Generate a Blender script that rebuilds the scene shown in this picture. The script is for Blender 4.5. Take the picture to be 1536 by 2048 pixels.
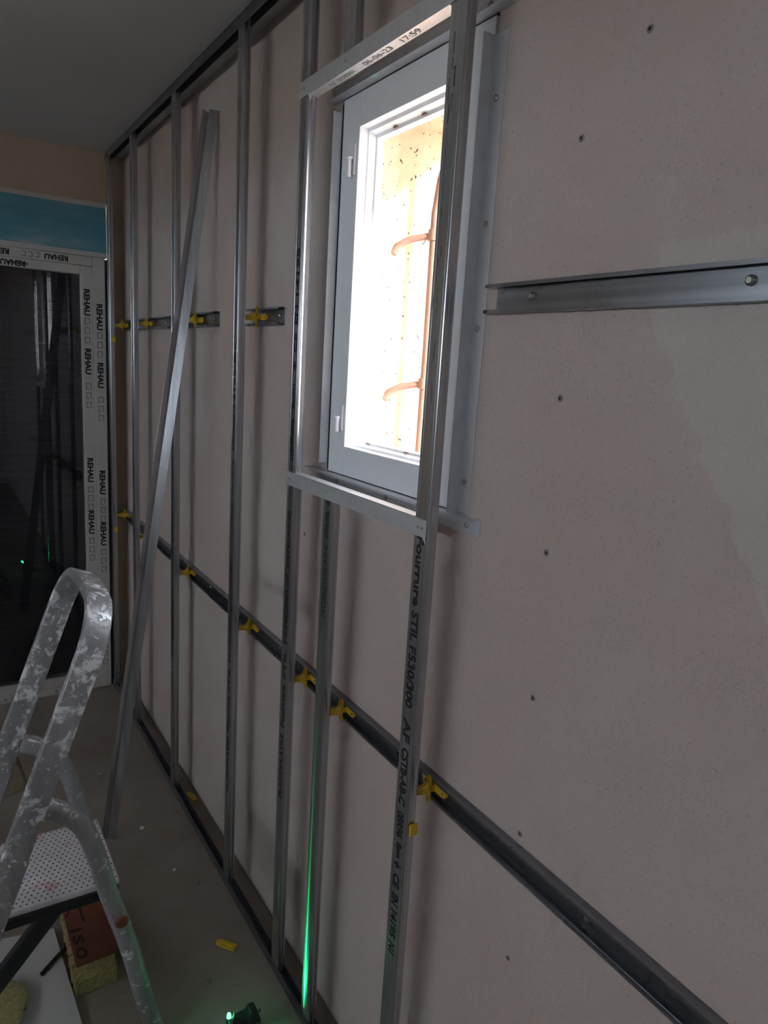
import bpy, bmesh, math, random
from mathutils import Vector, Matrix
random.seed(7)
S = bpy.context.scene
C = S.collection
for o in list(bpy.data.objects): bpy.data.objects.remove(o)

# ------------------------------------------------------------------ camera
CAMZ = 1.647
YAW, PITCH, ROLL, FPX = math.radians(32.9585), math.radians(-11.3497), math.radians(3.5058), 1426.49
fw = Vector((math.sin(YAW)*math.cos(PITCH), math.cos(YAW)*math.cos(PITCH), math.sin(PITCH)))
rt = fw.cross(Vector((0, 0, 1))).normalized(); up = rt.cross(fw)
cr, sr = math.cos(ROLL), math.sin(ROLL)
R_, U_ = cr*rt + sr*up, -sr*rt + cr*up
cam = bpy.data.cameras.new('camera'); co = bpy.data.objects.new('camera', cam); C.objects.link(co)
m = Matrix((R_, U_, -fw)).transposed().to_4x4(); m.translation = (0, 0, CAMZ)
co.matrix_world = m
cam.sensor_fit = 'HORIZONTAL'; cam.sensor_width = 36; cam.lens = 36*FPX/1536; cam.clip_start = .02
S.camera = co

# ------------------------------------------------------------------ world, sun, portals, exposure
w = bpy.data.worlds.new('sky'); S.world = w; w.use_nodes = True
bg = w.node_tree.nodes['Background']; bg.inputs[0].default_value = (.84, .92, 1, 1); bg.inputs[1].default_value = 7.5
sun = bpy.data.lights.new('sun', 'SUN'); sun.energy = 15; sun.angle = .12; sun.color = (1, .96, .91)
so = bpy.data.objects.new('sun', sun); C.objects.link(so)
so.rotation_euler = Vector((-.45, 1.10, -.42)).to_track_quat('-Z', 'Y').to_euler()
def portal(name, loc, sx, sy, direction):
    l = bpy.data.lights.new(name, 'AREA'); l.shape = 'RECTANGLE'; l.size = sx; l.size_y = sy
    l.cycles.is_portal = True
    o = bpy.data.objects.new(name, l); C.objects.link(o); o.location = loc
    o.rotation_euler = Vector(direction).to_track_quat('-Z', 'Z').to_euler()
portal('window_portal', (1.095, 1.12, 1.815), .64, .73, (-1, 0, 0))
portal('opposite_window_portal', (-3.38, .5, 1.89), 4.8, .32, (1, 0, 0))
S.view_settings.view_transform = 'Standard'; S.view_settings.look = 'None'
S.view_settings.gamma = 1; S.view_settings.use_curve_mapping = False
S.view_settings.exposure = 0.85
S.cycles.max_bounces = 10; S.cycles.diffuse_bounces = 5; S.cycles.glossy_bounces = 5
S.cycles.transparent_max_bounces = 12; S.cycles.sample_clamp_indirect = 6

# ------------------------------------------------------------------ materials
class NT:
    def __init__(s, name):
        s.m = bpy.data.materials.new(name); s.m.use_nodes = True
        s.t = s.m.node_tree; s.p = s.t.nodes['Principled BSDF']; s.out = s.t.nodes['Material Output']
        s.tc = s.n('ShaderNodeTexCoord')
    def n(s, kind, **kw):
        x = s.t.nodes.new(kind)
        for k, v in kw.items(): setattr(x, k, v)
        return x
    def l(s, a, b): s.t.links.new(a, b)
    def co(s, scale=(1, 1, 1)):
        mp = s.n('ShaderNodeMapping'); mp.inputs['Scale'].default_value = scale
        s.l(s.tc.outputs['Object'], mp.inputs['Vector']); return mp.outputs[0]
    def noise(s, scale, detail=4, rough=.55, vec=None, dist=0):
        x = s.n('ShaderNodeTexNoise'); x.inputs['Scale'].default_value = scale
        x.inputs['Detail'].default_value = detail; x.inputs['Roughness'].default_value = rough
        x.inputs['Distortion'].default_value = dist
        s.l(vec if vec is not None else s.tc.outputs['Object'], x.inputs['Vector']); return x.outputs[0]
    def ramp(s, fac, stops):
        r = s.n('ShaderNodeValToRGB'); e = r.color_ramp.elements
        while len(e) < len(stops): e.new(.5)
        for i, (p, c) in enumerate(stops):
            e[i].position = p; e[i].color = (*c, 1) if len(c) == 3 else c
        s.l(fac, r.inputs[0]); return r.outputs[0]
    def mix(s, fac, a, b):
        x = s.n('ShaderNodeMix', data_type='RGBA')
        for i, v in ((6, a), (7, b)):
            if hasattr(v, 'links'): s.l(v, x.inputs[i])
            else: x.inputs[i].default_value = (*v, 1)
        if hasattr(fac, 'links'): s.l(fac, x.inputs[0])
        else: x.inputs[0].default_value = fac
        return x.outputs[2]
    def bump(s, h, strength=.3, dist=.002):
        b = s.n('ShaderNodeBump'); b.inputs['Strength'].default_value = strength; b.inputs['Distance'].default_value = dist
        s.l(h, b.inputs['Height']); s.l(b.outputs[0], s.p.inputs['Normal'])
    def math(s, op, a, b=None):
        x = s.n('ShaderNodeMath', operation=op)
        for i, v in enumerate((a, b)):
            if v is None: continue
            if hasattr(v, 'links'): s.l(v, x.inputs[i])
            else: x.inputs[i].default_value = v
        return x.outputs[0]
    def set(s, base=None, rough=None, metal=None, spec=None):
        for k, v in (('Base Color', base), ('Roughness', rough), ('Metallic', metal), ('Specular IOR Level', spec)):
            if v is None: continue
            if hasattr(v, 'links'): s.l(v, s.p.inputs[k])
            else: s.p.inputs[k].default_value = (*v, 1) if isinstance(v, tuple) else v
        return s.m
M = {}
def plain(name, base, rough=.6, metal=0, spec=.5, var=.08, scale=20, bump=0):
    t = NT(name); f = t.noise(scale)
    lo = tuple(max(0, c*(1-var)) for c in base); hi = tuple(min(1, c*(1+var)) for c in base)
    t.set(t.ramp(f, [(.3, lo), (.7, hi)]), rough, metal, spec)
    if bump: t.bump(f, bump)
    M[name] = t.m; return t.m
# interior plaster: pinkish beige, trowelled, with lighter skim patches of their own shape
t = NT('plaster')
n1 = t.noise(1.7, 3, .5); n2 = t.noise(240, 3, .6); n3 = t.noise(9, 5, .6)
base = t.ramp(n1, [(.33, (.575, .475, .44)), (.5, (.595, .51, .482)), (.67, (.60, .545, .515))])
base = t.mix(t.ramp(n3, [(.45, (0, 0, 0)), (.75, (.35,)*3)]), base, (.52, .44, .39))
sp = t.ramp(t.noise(150, 2, .5), [(.63, (0, 0, 0)), (.72, (1, 1, 1))])
base = t.mix(t.math('MULTIPLY', sp, .35), base, (.25, .2, .17))
# skim coat patch: bounded by wobbly half-planes on the wall (y to the left, z up)
sx = t.n('ShaderNodeSeparateXYZ'); t.l(t.tc.outputs['Object'], sx.inputs[0])
wob = t.math('MULTIPLY', t.math('SUBTRACT', t.noise(14, 5, .7), .5), .09)
yy = t.math('ADD', sx.outputs[1], wob); zz = sx.outputs[2]
edge = t.math('SUBTRACT', t.math('ADD', t.math('MULTIPLY', t.math('SUBTRACT', zz, 1.43), .62), .44), yy)   # >0 : right of the slanted edge
inA = t.math('GREATER_THAN', edge, 0)
inB = t.math('LESS_THAN', yy, .632)
inC = t.math('LESS_THAN', zz, t.math('ADD', t.math('MULTIPLY', wob, 1.2), 1.82))
patch = t.math('MULTIPLY', t.math('MULTIPLY', inA, inB), inC)
base = t.mix(t.math('MULTIPLY', patch, .6), base, (.62, .57, .54))
st = t.noise(130, 4, .65, t.co((1, 1, .45)))
t.set(base, .85, 0, .25); t.bump(t.math('ADD', t.math('MULTIPLY', n2, .7), st), .5, .005); M['plaster'] = t.m
t = NT('far_plaster'); n = t.noise(5, 5); t.set(t.ramp(n, [(.3, (.52, .40, .29)), (.7, (.60, .47, .35))]), .9, 0, .2)
t.bump(t.noise(120, 4), .35, .003); M['far_plaster'] = t.m
t = NT('ceiling_paint'); n = t.noise(2.2, 3); t.set(t.ramp(n, [(.3, (.61, .605, .61)), (.7, (.66, .655, .655))]), .9, 0, .2)
t.bump(t.noise(180, 3), .12, .002); M['ceiling'] = t.m
t = NT('concrete'); a = t.noise(2.2, 6, .6); b = t.noise(38, 5, .6)
c = t.ramp(a, [(.3, (.23, .19, .16)), (.5, (.285, .245, .215)), (.7, (.34, .305, .275))])
c = t.mix(t.ramp(b, [(.55, (0,)*3), (.72, (.5,)*3)]), c, (.33, .305, .285))
c = t.mix(t.ramp(t.noise(210, 2), [(.70, (0,)*3), (.74, (.8,)*3)]), c, (.12, .10, .085))
t.set(c, .8, 0, .3); t.bump(b, .3, .003); M['concrete'] = t.m
t = NT('render_peach'); n = t.noise(40, 4)
c = t.ramp(n, [(.3, (.50, .335, .215)), (.7, (.57, .39, .26))])
c = t.mix(t.ramp(t.noise(115, 1, .4), [(.70, (0,)*3), (.72, (1,)*3)]), c, (.05, .045, .04))
t.set(c, .9, 0, .2); t.bump(n, .3); M['render_peach'] = t.m
# galvanised steel
def galv(name, lo, hi, r0, r1, streak=(1, 1, .02)):
    t = NT(name); a = t.noise(55, 5, .6, t.co(streak)); b = t.noise(14, 4)
    c = t.ramp(a, [(.35, lo), (.65, hi)])
    c = t.mix(t.ramp(b, [(.55, (0,)*3), (.8, (.22,)*3)]), c, tuple(x*.7 for x in lo))
    t.set(c, t.ramp(b, [(.3, (r0,)*3), (.7, (r1,)*3)]), .9, .5); t.bump(a, .06, .001); M[name] = t.m
galv('galv', (.38, .39, .42), (.57, .58, .61), .262, .268)
galv('galv_rail', (.20, .21, .23), (.32, .33, .36), .26, .34, (1, .02, 1))
galv('galv_angle', (.66, .68, .72), (.72, .74, .78), .40, .46, (1, 1, 1))
M['galv_angle'].node_tree.nodes['Principled BSDF'].inputs['Metallic'].default_value = .55
plain('fill_white', (.72, .71, .70), .9, var=.04, scale=3)  # white chosen for the unseen walls to bounce more fill light
plain('pvc_white', (.84, .87, .92), .35, var=.02)
plain('pvc_shade', (.55, .56, .57), .5, var=.03)
plain('film_white', (.60, .575, .55), .42, var=.04, scale=8)
plain('print_black', (.012, .012, .014), .55)
plain('print_grey', (.16, .155, .15), .6)
plain('black_plastic', (.018, .019, .022), .45)
plain('dark_void', (.025, .024, .024), .9)
plain('shutter', (.075, .085, .11), .5)
plain('yellow', (.72, .47, .035), .45, var=.1, scale=60)
plain('zinc_screw', (.45, .43, .38), .4, .8)
plain('plug_grey', (.30, .28, .26), .7)
plain('iron_bar', (.20, .11, .08), .7)
plain('plasterboard', (.62, .61, .62), .85, var=.05, scale=4)
plain('cardboard', (.27, .215, .165), .9, var=.12, scale=9)
plain('ground', (.42, .40, .37), .95)
t = NT('blue_film'); a = t.noise(3.2, 5, .6, t.co((1, 1, 3.5)))
c = t.ramp(a, [(.38, (.10, .31, .41)), (.55, (.15, .36, .455)), (.70, (.34, .45, .51))]); t.set(c, .3, 0, .5); M['blue_film'] = t.m
t = NT('kraft'); n = t.noise(16, 4); t.set(t.ramp(n, [(.3, (.15, .046, .026)), (.7, (.23, .075, .042))]), .55); t.bump(n, .4, .004); M['kraft'] = t.m
plain('kraft_print', (.035, .012, .010), .6)
t = NT('glass_wool'); n = t.noise(90, 6, .7, t.co((1, 1, 3))); t.set(t.ramp(n, [(.25, (.32, .25, .09)), (.5, (.60, .52, .24)), (.75, (.78, .72, .45))]), .95, 0, .1); t.bump(n, .9, .01); M['glass_wool'] = t.m
# aluminium ladder with splashes of dried plaster
def splatter(name, thr, wide, metal_col=(.40, .405, .43)):
    t = NT(name); a = t.noise(24, 8, .72, None, .4); b = t.noise(60, 3, .5); s_ = t.noise(30, 5, .6, t.co((1, 1, .06)))
    msk = t.ramp(a, [(thr, (0,)*3), (thr+wide, (1,)*3)])
    msk2 = t.ramp(b, [(.655, (0,)*3), (.675, (1,)*3)])
    mm = t.math('MAXIMUM', msk, t.math('MULTIPLY', msk2, .8))
    c = t.mix(mm, t.ramp(s_, [(.3, tuple(x*.75 for x in metal_col)), (.7, tuple(x*1.2 for x in metal_col))]), (.86, .86, .89))
    met = t.math('MULTIPLY', t.math('SUBTRACT', 1, mm), .5)
    t.set(c, t.math('ADD', t.math('MULTIPLY', mm, .45), .36), met, .5); t.bump(mm, .5, .004); M[name] = t.m
splatter('ladder_alu', .58, .05)
splatter('ladder_alu_light', .51, .07)
t = NT('platform'); mp = t.n('ShaderNodeSeparateXYZ'); t.l(t.tc.outputs['Object'], mp.inputs[0])
P = .0125
row = t.math('FLOOR', t.math('DIVIDE', mp.outputs[1], P)); off = t.math('MULTIPLY', t.math('MODULO', row, 2), .5)
fx = t.math('SUBTRACT', t.math('FRACT', t.math('ADD', t.math('DIVIDE', mp.outputs[0], P), off)), .5)
fy = t.math('SUBTRACT', t.math('FRACT', t.math('DIVIDE', mp.outputs[1], P)), .5)
d = t.math('SQRT', t.math('ADD', t.math('MULTIPLY', fx, fx), t.math('MULTIPLY', fy, fy)))
gn = t.n('ShaderNodeNewGeometry'); nz = t.n('ShaderNodeSeparateXYZ'); t.l(gn.outputs['Normal'], nz.inputs[0])
dot = t.math('MULTIPLY', t.math('LESS_THAN', d, .165), t.math('GREATER_THAN', nz.outputs[2], .95))
c = t.mix(t.ramp(t.noise(12, 5), [(.4, (0,)*3), (.65, (1,)*3)]), (.74, .75, .79), (.88, .87, .91))
c = t.mix(t.ramp(t.noise(11, 3), [(.60, (0,)*3), (.68, (.75,)*3)]), c, (.80, .45, .50))
t.set(t.mix(dot, c, (.03, .03, .035)), .55, .15); M['platform'] = t.m
def glass(name, tint=(1, 1, 1), boost=1.0):
    t = NT(name); t.t.nodes.remove(t.p)
    tr = t.n('ShaderNodeBsdfTransparent'); tr.inputs[0].default_value = (*tint, 1)
    gl = t.n('ShaderNodeBsdfGlossy'); gl.inputs['Roughness'].default_value = 0.0
    lw = t.n('ShaderNodeLayerWeight'); lw.inputs[0].default_value = .5
    fr = t.math('ADD', t.math('MULTIPLY', t.math('POWER', lw.outputs['Facing'], 5), .96), .04)
    mx = t.n('ShaderNodeMixShader'); f = t.math('MINIMUM', t.math('MULTIPLY', fr, boost), 1)
    t.l(f, mx.inputs[0]); t.l(tr.outputs[0], mx.inputs[1]); t.l(gl.outputs[0], mx.inputs[2]); t.l(mx.outputs[0], t.out.inputs[0]); M[name] = t.m
glass('glass'); glass('door_glass', (.55, .57, .64), 2.6)
t = NT('laser_lens'); t.p.inputs['Emission Color'].default_value = (.05, 1, .35, 1); t.p.inputs['Emission Strength'].default_value = 6; t.set((.02, .3, .1), .3); M['laser_lens'] = t.m

# ------------------------------------------------------------------ builders
def link(name, mesh, parent=None, mat=None):
    o = bpy.data.objects.new(name, mesh); C.objects.link(o)
    if parent is not None: o.parent = parent
    if mat: mesh.materials.clear(); mesh.materials.append(M[mat])
    return o
def root_loc(o):
    v = Vector((0, 0, 0))
    while o is not None: v = v + o.location; o = o.parent
    return v
class MB:
    """collects geometry in world coordinates; build() links it as ONE mesh object"""
    def __init__(s): s.v = []; s.f = []
    def poly(s, vs, fs):
        k = len(s.v); s.v += [tuple(v) for v in vs]; s.f += [tuple(i+k for i in f) for f in fs]; return s
    def box(s, a, b):
        (x0, y0, z0), (x1, y1, z1) = a, b
        x0, x1 = sorted((x0, x1)); y0, y1 = sorted((y0, y1)); z0, z1 = sorted((z0, z1))
        return s.poly([(x0,y0,z0),(x1,y0,z0),(x1,y1,z0),(x0,y1,z0),(x0,y0,z1),(x1,y0,z1),(x1,y1,z1),(x0,y1,z1)],
                      [(0,3,2,1),(4,5,6,7),(0,1,5,4),(1,2,6,5),(2,3,7,6),(3,0,4,7)])
    def sheet(s, line, thick, frm, to):
        """thin folded sheet: open 2-D polyline, thickened, swept from frame frm to frame to.
        a frame is a function (a,b) -> world point"""
        n = len(line); left = []; right = []
        for i, (a, b) in enumerate(line):
            d1 = Vector(line[i]) - Vector(line[i-1]) if i else None
            d2 = Vector(line[i+1]) - Vector(line[i]) if i < n-1 else None
            if d1 is None: d1 = d2
            if d2 is None: d2 = d1
            n1 = Vector((-d1.y, d1.x)).normalized(); n2 = Vector((-d2.y, d2.x)).normalized()
            mm = (n1+n2); mm = mm/(max(.35, mm.length_squared/2)) if mm.length > 1e-6 else n1
            left.append((a + mm.x*thick/2, b + mm.y*thick/2)); right.append((a - mm.x*thick/2, b - mm.y*thick/2))
        ring = left + right[::-1]; N = len(ring)
        vs = [frm(*p) for p in ring] + [to(*p) for p in ring]
        fs = [(i, (i+1) % N, (i+1) % N + N, i+N) for i in range(N)]
        for i in range(n-1):
            fs.append((i+1, i, N-1-i, N-2-i)); fs.append((i+N, i+1+N, 2*N-2-i, 2*N-1-i))
        return s.poly(vs, fs)
    def tube(s, pts, ra, rb=None, n1=None, seg=14, power=2.0, cap=True, rim=None):
        """sweep a (super)elliptic section; n1 fixes the direction of ra"""
        pts = [Vector(p) for p in pts]; vs = []; rings = len(pts)
        if not isinstance(ra, (list, tuple)): ra = [ra]*rings
        if rb is None: rb = ra
        if not isinstance(rb, (list, tuple)): rb = [rb]*rings
        for i, p in enumerate(pts):
            tn = (pts[min(i+1, rings-1)] - pts[max(i-1, 0)]).normalized()
            ref = Vector(n1) if n1 is not None else (Vector((0, 0, 1)) if abs(tn.z) < .9 else Vector((1, 0, 0)))
            A = (ref - tn*ref.dot(tn)).normalized(); B = tn.cross(A)
            if rim:
                seg = 16
                for qx, qy, a0 in ((1, 1, 0), (-1, 1, 1), (-1, -1, 2), (1, -1, 3)):
                    for k in range(4):
                        th = math.pi/2*(a0 + k/3); vs.append(p + A*(qx*(ra[i]-rim) + rim*math.cos(th)) + B*(qy*(rb[i]-rim) + rim*math.sin(th)))
                continue
            for k in range(seg):
                th = 2*math.pi*k/seg; c, s_ = math.cos(th), math.sin(th)
                c = math.copysign(abs(c)**(2/power), c); s_ = math.copysign(abs(s_)**(2/power), s_)
                vs.append(p + A*c*ra[i] + B*s_*rb[i])
        fs = [(i*seg+k, i*seg+(k+1) % seg, (i+1)*seg+(k+1) % seg, (i+1)*seg+k) for i in range(rings-1) for k in range(seg)]
        if cap: fs += [tuple(range(seg))[::-1], tuple((rings-1)*seg+k for k in range(seg))]
        return s.poly(vs, fs)
    def build(s, name, mat, parent=None, origin=None, bevel=0, smooth=False, ang=38):
        me = bpy.data.meshes.new(name)
        off = root_loc(parent) if parent is not None else Vector(origin or (0, 0, 0))
        me.from_pydata([tuple(Vector(v)-off) for v in s.v], [], s.f)
        bm = bmesh.new(); bm.from_mesh(me)
        if bevel:
            bmesh.ops.bevel(bm, geom=[e for e in bm.edges if e.is_manifold and e.calc_face_angle() > .6], offset=bevel, segments=2, affect='EDGES', profile=.6)
        bmesh.ops.recalc_face_normals(bm, faces=bm.faces); bm.to_mesh(me); bm.free()
        if smooth:
            for p in me.polygons: p.use_smooth = True
            try: me.set_sharp_from_angle(angle=math.radians(ang))
            except Exception: pass
        o = link(name, me, parent, mat)
        if parent is None: o.location = off
        return o
def tag(o, label, cat, group=None):
    o['label'] = label; o['category'] = cat
    if group: o['group'] = group
    return o
def thing(name, loc, label, cat, group=None):
    o = bpy.data.objects.new(name, None); C.objects.link(o); o.location = loc; o.empty_display_size = .05
    return tag(o, label, cat, group)
def struct(o, label=None):
    o['kind'] = 'structure'
    if label: o['label'] = label
    return o
def struct_empty(name, loc, label=None):
    o = bpy.data.objects.new(name, None); C.objects.link(o); o.location = loc; return struct(o, label)
_tc = {}
def text_geo(s, bold=0):
    if (s, bold) in _tc: return _tc[(s, bold)]
    cu = bpy.data.curves.new('t', 'FONT'); cu.body = s; cu.resolution_u = 3; cu.offset = bold
    o = bpy.data.objects.new('t', cu); C.objects.link(o)
    bpy.context.view_layer.update(); dg = bpy.context.evaluated_depsgraph_get()
    me = bpy.data.meshes.new_from_object(o.evaluated_get(dg))
    vs = [v.co.copy() for v in me.vertices]; fs = [tuple(p.vertices) for p in me.polygons]
    bpy.data.objects.remove(o); bpy.data.curves.remove(cu); bpy.data.meshes.remove(me)
    x0 = min(v.x for v in vs); x1 = max(v.x for v in vs); y0 = min(v.y for v in vs); y1 = max(v.y for v in vs)
    vs = [((v.x-x0)/(x1-x0), (v.y-y0)/(y1-y0)) for v in vs]
    _tc[(s, bold)] = (vs, fs); return vs, fs
def words(s, z0, z1):
    n = len(s); k = 0
    for wd in s.split(' '):
        yield wd, z0 + (z1-z0)*k/n, z0 + (z1-z0)*(k+len(wd))/n; k += len(wd)+1
def lettering(mb, s, org, right, upv, length, height, bold=0):
    vs, fs = text_geo(s, bold); o = Vector(org); r = Vector(right)*length; u = Vector(upv)*height
    mb.poly([o + r*a + u*b for a, b in vs], fs); return mb

# ================================================================== THE SETTING
WX = .80; FY = 3.56; CH = 2.5; LX = -3.3; BY = -2.6
struct(MB().box((LX-.3, BY-.3, -.15), (WX+.3, FY+.3, 0)).build('floor', 'concrete'), 'dusty grey concrete floor')
struct(MB().box((LX-.3, BY-.3, CH), (WX+.3, FY+.3, CH+.15)).build('ceiling', 'ceiling'), 'plain pale ceiling')
hy0, hy1, hz0, hz1 = .985, 1.495, 1.395, 2.215
wb = MB()
wb.box((WX, BY-.3, 0), (WX+.3, FY+.3, hz0)); wb.box((WX, BY-.3, hz1), (WX+.3, FY+.3, CH))
wb.poly([(WX, BY-.3, z) for z in (hz0, hz1)] + [(WX, hy0, z) for z in (hz0, hz1)] + [(.862, hy0, z) for z in (hz0, hz1)] + [(WX+.3, .76, z) for z in (hz0, hz1)] + [(WX+.3, BY-.3, z) for z in (hz0, hz1)], [(0, 2, 3, 1), (2, 4, 5, 3), (4, 6, 7, 5), (6, 8, 9, 7), (8, 0, 1, 9)]); wb.box((WX, hy1, hz0), (WX+.3, FY+.3, hz1))
wall_right = struct(wb.build('wall_right', 'plaster'), 'beige plastered wall with trowel marks')
fb = MB(); DX0, DX1, DTOP = -.95, .745, 2.29
fb.box((LX, FY, DTOP), (WX, FY+.3, CH)); fb.box((LX, FY, 0), (DX0, FY+.3, DTOP)); fb.box((DX1, FY, 0), (WX, FY+.3, DTOP))
struct(fb.build('wall_far', 'far_plaster'), 'beige end wall above the glazed door')
oy0, oy1, oz0, oz1 = -1.9, 2.9, 1.73, 2.05
lb = MB()
lb.box((LX-.25, BY-.3, 0), (LX, FY+.3, oz0)); lb.box((LX-.25, BY-.3, oz1), (LX, FY+.3, CH))
lb.box((LX-.25, BY-.3, oz0), (LX, oy0, oz1)); lb.box((LX-.25, oy1, oz0), (LX, FY+.3, oz1))
struct(lb.build('wall_left', 'fill_white'))
struct(MB().box((LX, BY-.3, 0), (WX, BY, CH)).build('wall_back', 'fill_white'))
w2 = struct_empty('window_2', (LX-.12, .5, oz0))
for nm, a, b in (('frame_stile', (oy0, oz0), (oy0+.06, oz1)), ('frame_stile', (oy1-.06, oz0), (oy1, oz1)), ('mullion', (-.34, oz0), (-.26, oz1)), ('mullion', (1.26, oz0), (1.34, oz1)),
                 ('frame_head', (oy0+.06, oz1-.04), (oy1-.06, oz1)), ('frame_sill', (oy0+.06, oz0), (oy1-.06, oz0+.04))):
    MB().box((LX-.15, a[0], a[1]), (LX-.09, b[0], b[1])).build(nm, 'pvc_white', w2, bevel=.003)
struct(MB().box((-40, -40, -.25), (40, 40, -.2)).build('ground', 'ground'))
# exterior lining of the window opening
rv = struct_empty('trim_1', (.86, 1.24, 1.39), 'peach rendered outer reveal')
MB().box((.862, 1.437, 1.395), (1.10, 1.495, 2.215)).build('reveal_side', 'render_peach', rv)
MB().poly([(x, y, z) for z in (1.395, 2.215) for x, y in ((.862, .985), (.862, 1.045), (1.10, .80), (1.10, .76))], [(0, 1, 2, 3), (7, 6, 5, 4), (0, 1, 5, 4), (1, 2, 6, 5), (2, 3, 7, 6), (3, 0, 4, 7)]).build('reveal_side', 'render_peach', rv)  # unseen side, splay added so sky light reaches the window stud
MB().poly([(x, y, z) for z in (2.178, 2.2155) for x, y in ((.862, 1.045), (.862, 1.437), (1.10, 1.437), (1.10, .80))], [(0, 1, 2, 3), (7, 6, 5, 4), (0, 1, 5, 4), (1, 2, 6, 5), (2, 3, 7, 6), (3, 0, 4, 7)]).build('reveal_soffit', 'render_peach', rv)
MB().poly([(x, y, z) for z in (1.3945, 1.45) for x, y in ((.862, 1.045), (.862, 1.437), (1.10, 1.437), (1.10, .80))], [(0, 1, 2, 3), (7, 6, 5, 4), (0, 1, 5, 4), (1, 2, 6, 5), (2, 3, 7, 6), (3, 0, 4, 7)]).build('reveal_sill', 'render_peach', rv)

# ------------------------------------------------------------------ window
w1 = struct_empty('window_1', (.80, 1.24, 1.40), 'white framed window letting in glaring daylight')
fx0, fx1 = .799, .86
MB().box((fx0, 1.416, 1.402), (fx1, 1.4895, 2.208)).build('frame_stile', 'pvc_white', w1, bevel=.002)
MB().box((fx0, .993, 1.402), (fx1, 1.06, 2.208)).build('frame_stile', 'pvc_white', w1, bevel=.002)
MB().box((fx0, 1.06, 2.14), (fx1, 1.416, 2.208)).build('frame_head', 'pvc_white', w1, bevel=.002)
MB().box((fx0, 1.06, 1.402), (fx1, 1.416, 1.468)).build('frame_bottom_rail', 'pvc_white', w1, bevel=.002)
def bead(name, prof, ax):      # stepped inner rebate, swept along y or z
    b = MB()
    if ax[0] == 'y': b.poly([(x, ax[1], z) for x, z in prof] + [(x, ax[2], z) for x, z in prof], [tuple(range(len(prof)))] + [tuple(range(len(prof), 2*len(prof)))[::-1]] + [(i, (i+1) % len(prof), (i+1) % len(prof)+len(prof), i+len(prof)) for i in range(len(prof))])
    else: b.poly([(x, y, ax[1]) for x, y in prof] + [(x, y, ax[2]) for x, y in prof], [tuple(range(len(prof)))] + [tuple(range(len(prof), 2*len(prof)))[::-1]] + [(i, (i+1) % len(prof), (i+1) % len(prof)+len(prof), i+len(prof)) for i in range(len(prof))])
    return b.build(name, 'pvc_white', w1)
bead('glazing_bead', [(.818, 2.1405), (.822, 2.134), (.838, 2.131), (.841, 2.125), (.856, 2.124), (.856, 2.1405)], ('y', 1.061, 1.415))
bead('glazing_bead', [(.818, 1.4675), (.822, 1.473), (.838, 1.475), (.841, 1.480), (.856, 1.481), (.856, 1.4675)], ('y', 1.061, 1.415))
bead('glazing_bead', [(.818, 1.4165), (.822, 1.414), (.838, 1.413), (.841, 1.410), (.856, 1.4095), (.856, 1.4165)], ('z', 1.469, 2.139))
bead('glazing_bead', [(.818, 1.0595), (.822, 1.063), (.838, 1.065), (.841, 1.068), (.856, 1.068), (.856, 1.0595)], ('z', 1.469, 2.139))
MB().box((.847, 1.069, 1.482), (.8505, 1.409, 2.123)).build('glass_pane', 'glass', w1)
for z0, z1 in ((2.043, 2.078), (1.500, 1.530)):
    h = MB().tube([(.790, 1.438, z0), (.790, 1.438, z1)], .0065, seg=14).build('hinge', 'pvc_white', w1, smooth=True)
    MB().tube([(.790, 1.438, z1), (.790, 1.438, z1+.005)], .0085, seg=14).build('hinge_cap', 'pvc_white', h, smooth=True)
    MB().box((.7945, 1.424, z0+.004), (.7985, 1.430, z1+.03)).build('hinge_leaf', 'pvc_white', h)
for y, z, a in ((1.335, 2.128, -1), (1.235, 2.128, -1), (1.375, 1.4785, 1), (1.22, 1.4785, 1)):
    MB().box((.835, y-.007, z-.0008), (.8385, y+.007, z+.0016)).build('drain_slot', 'iron_bar', w1)
lb_ = MB().box((.7975, 1.4885, 1.405), (.7995, 1.4915, 2.20)).build('gap_shadow_joint', 'dark_void', w1)
# forged bar outside
gr = thing('window_grille', (.98, 1.376, 1.45), 'brown iron security bar with two hooked arms outside the window', 'grille')
MB().tube([(.98, 1.376, 1.45), (.98, 1.374, 1.70), (.98, 1.376, 1.99), (.984, 1.368, 2.06), (.990, 1.352, 2.12), (.995, 1.34, 2.178)], .0095, seg=10).build('upright_bar', 'iron_bar', gr, smooth=True)
for zb, dz in ((1.945, -.03), (1.618, -.028)):
    MB().tube([(.98, 1.376, zb), (.962, 1.393, zb-.004), (.944, 1.410, zb-.009), (.932, 1.421, zb-.015), (.922, 1.430, zb-.026), (.916, 1.437, zb-.040)], [.0075]*4+[.008, .009], seg=10).build('hooked_arm', 'iron_bar', gr, smooth=True)
    MB().tube([(.98, 1.376, zb-.012), (.98, 1.376, zb+.012)], .0135, seg=10).build('collar', 'iron_bar', gr, smooth=True)

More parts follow.
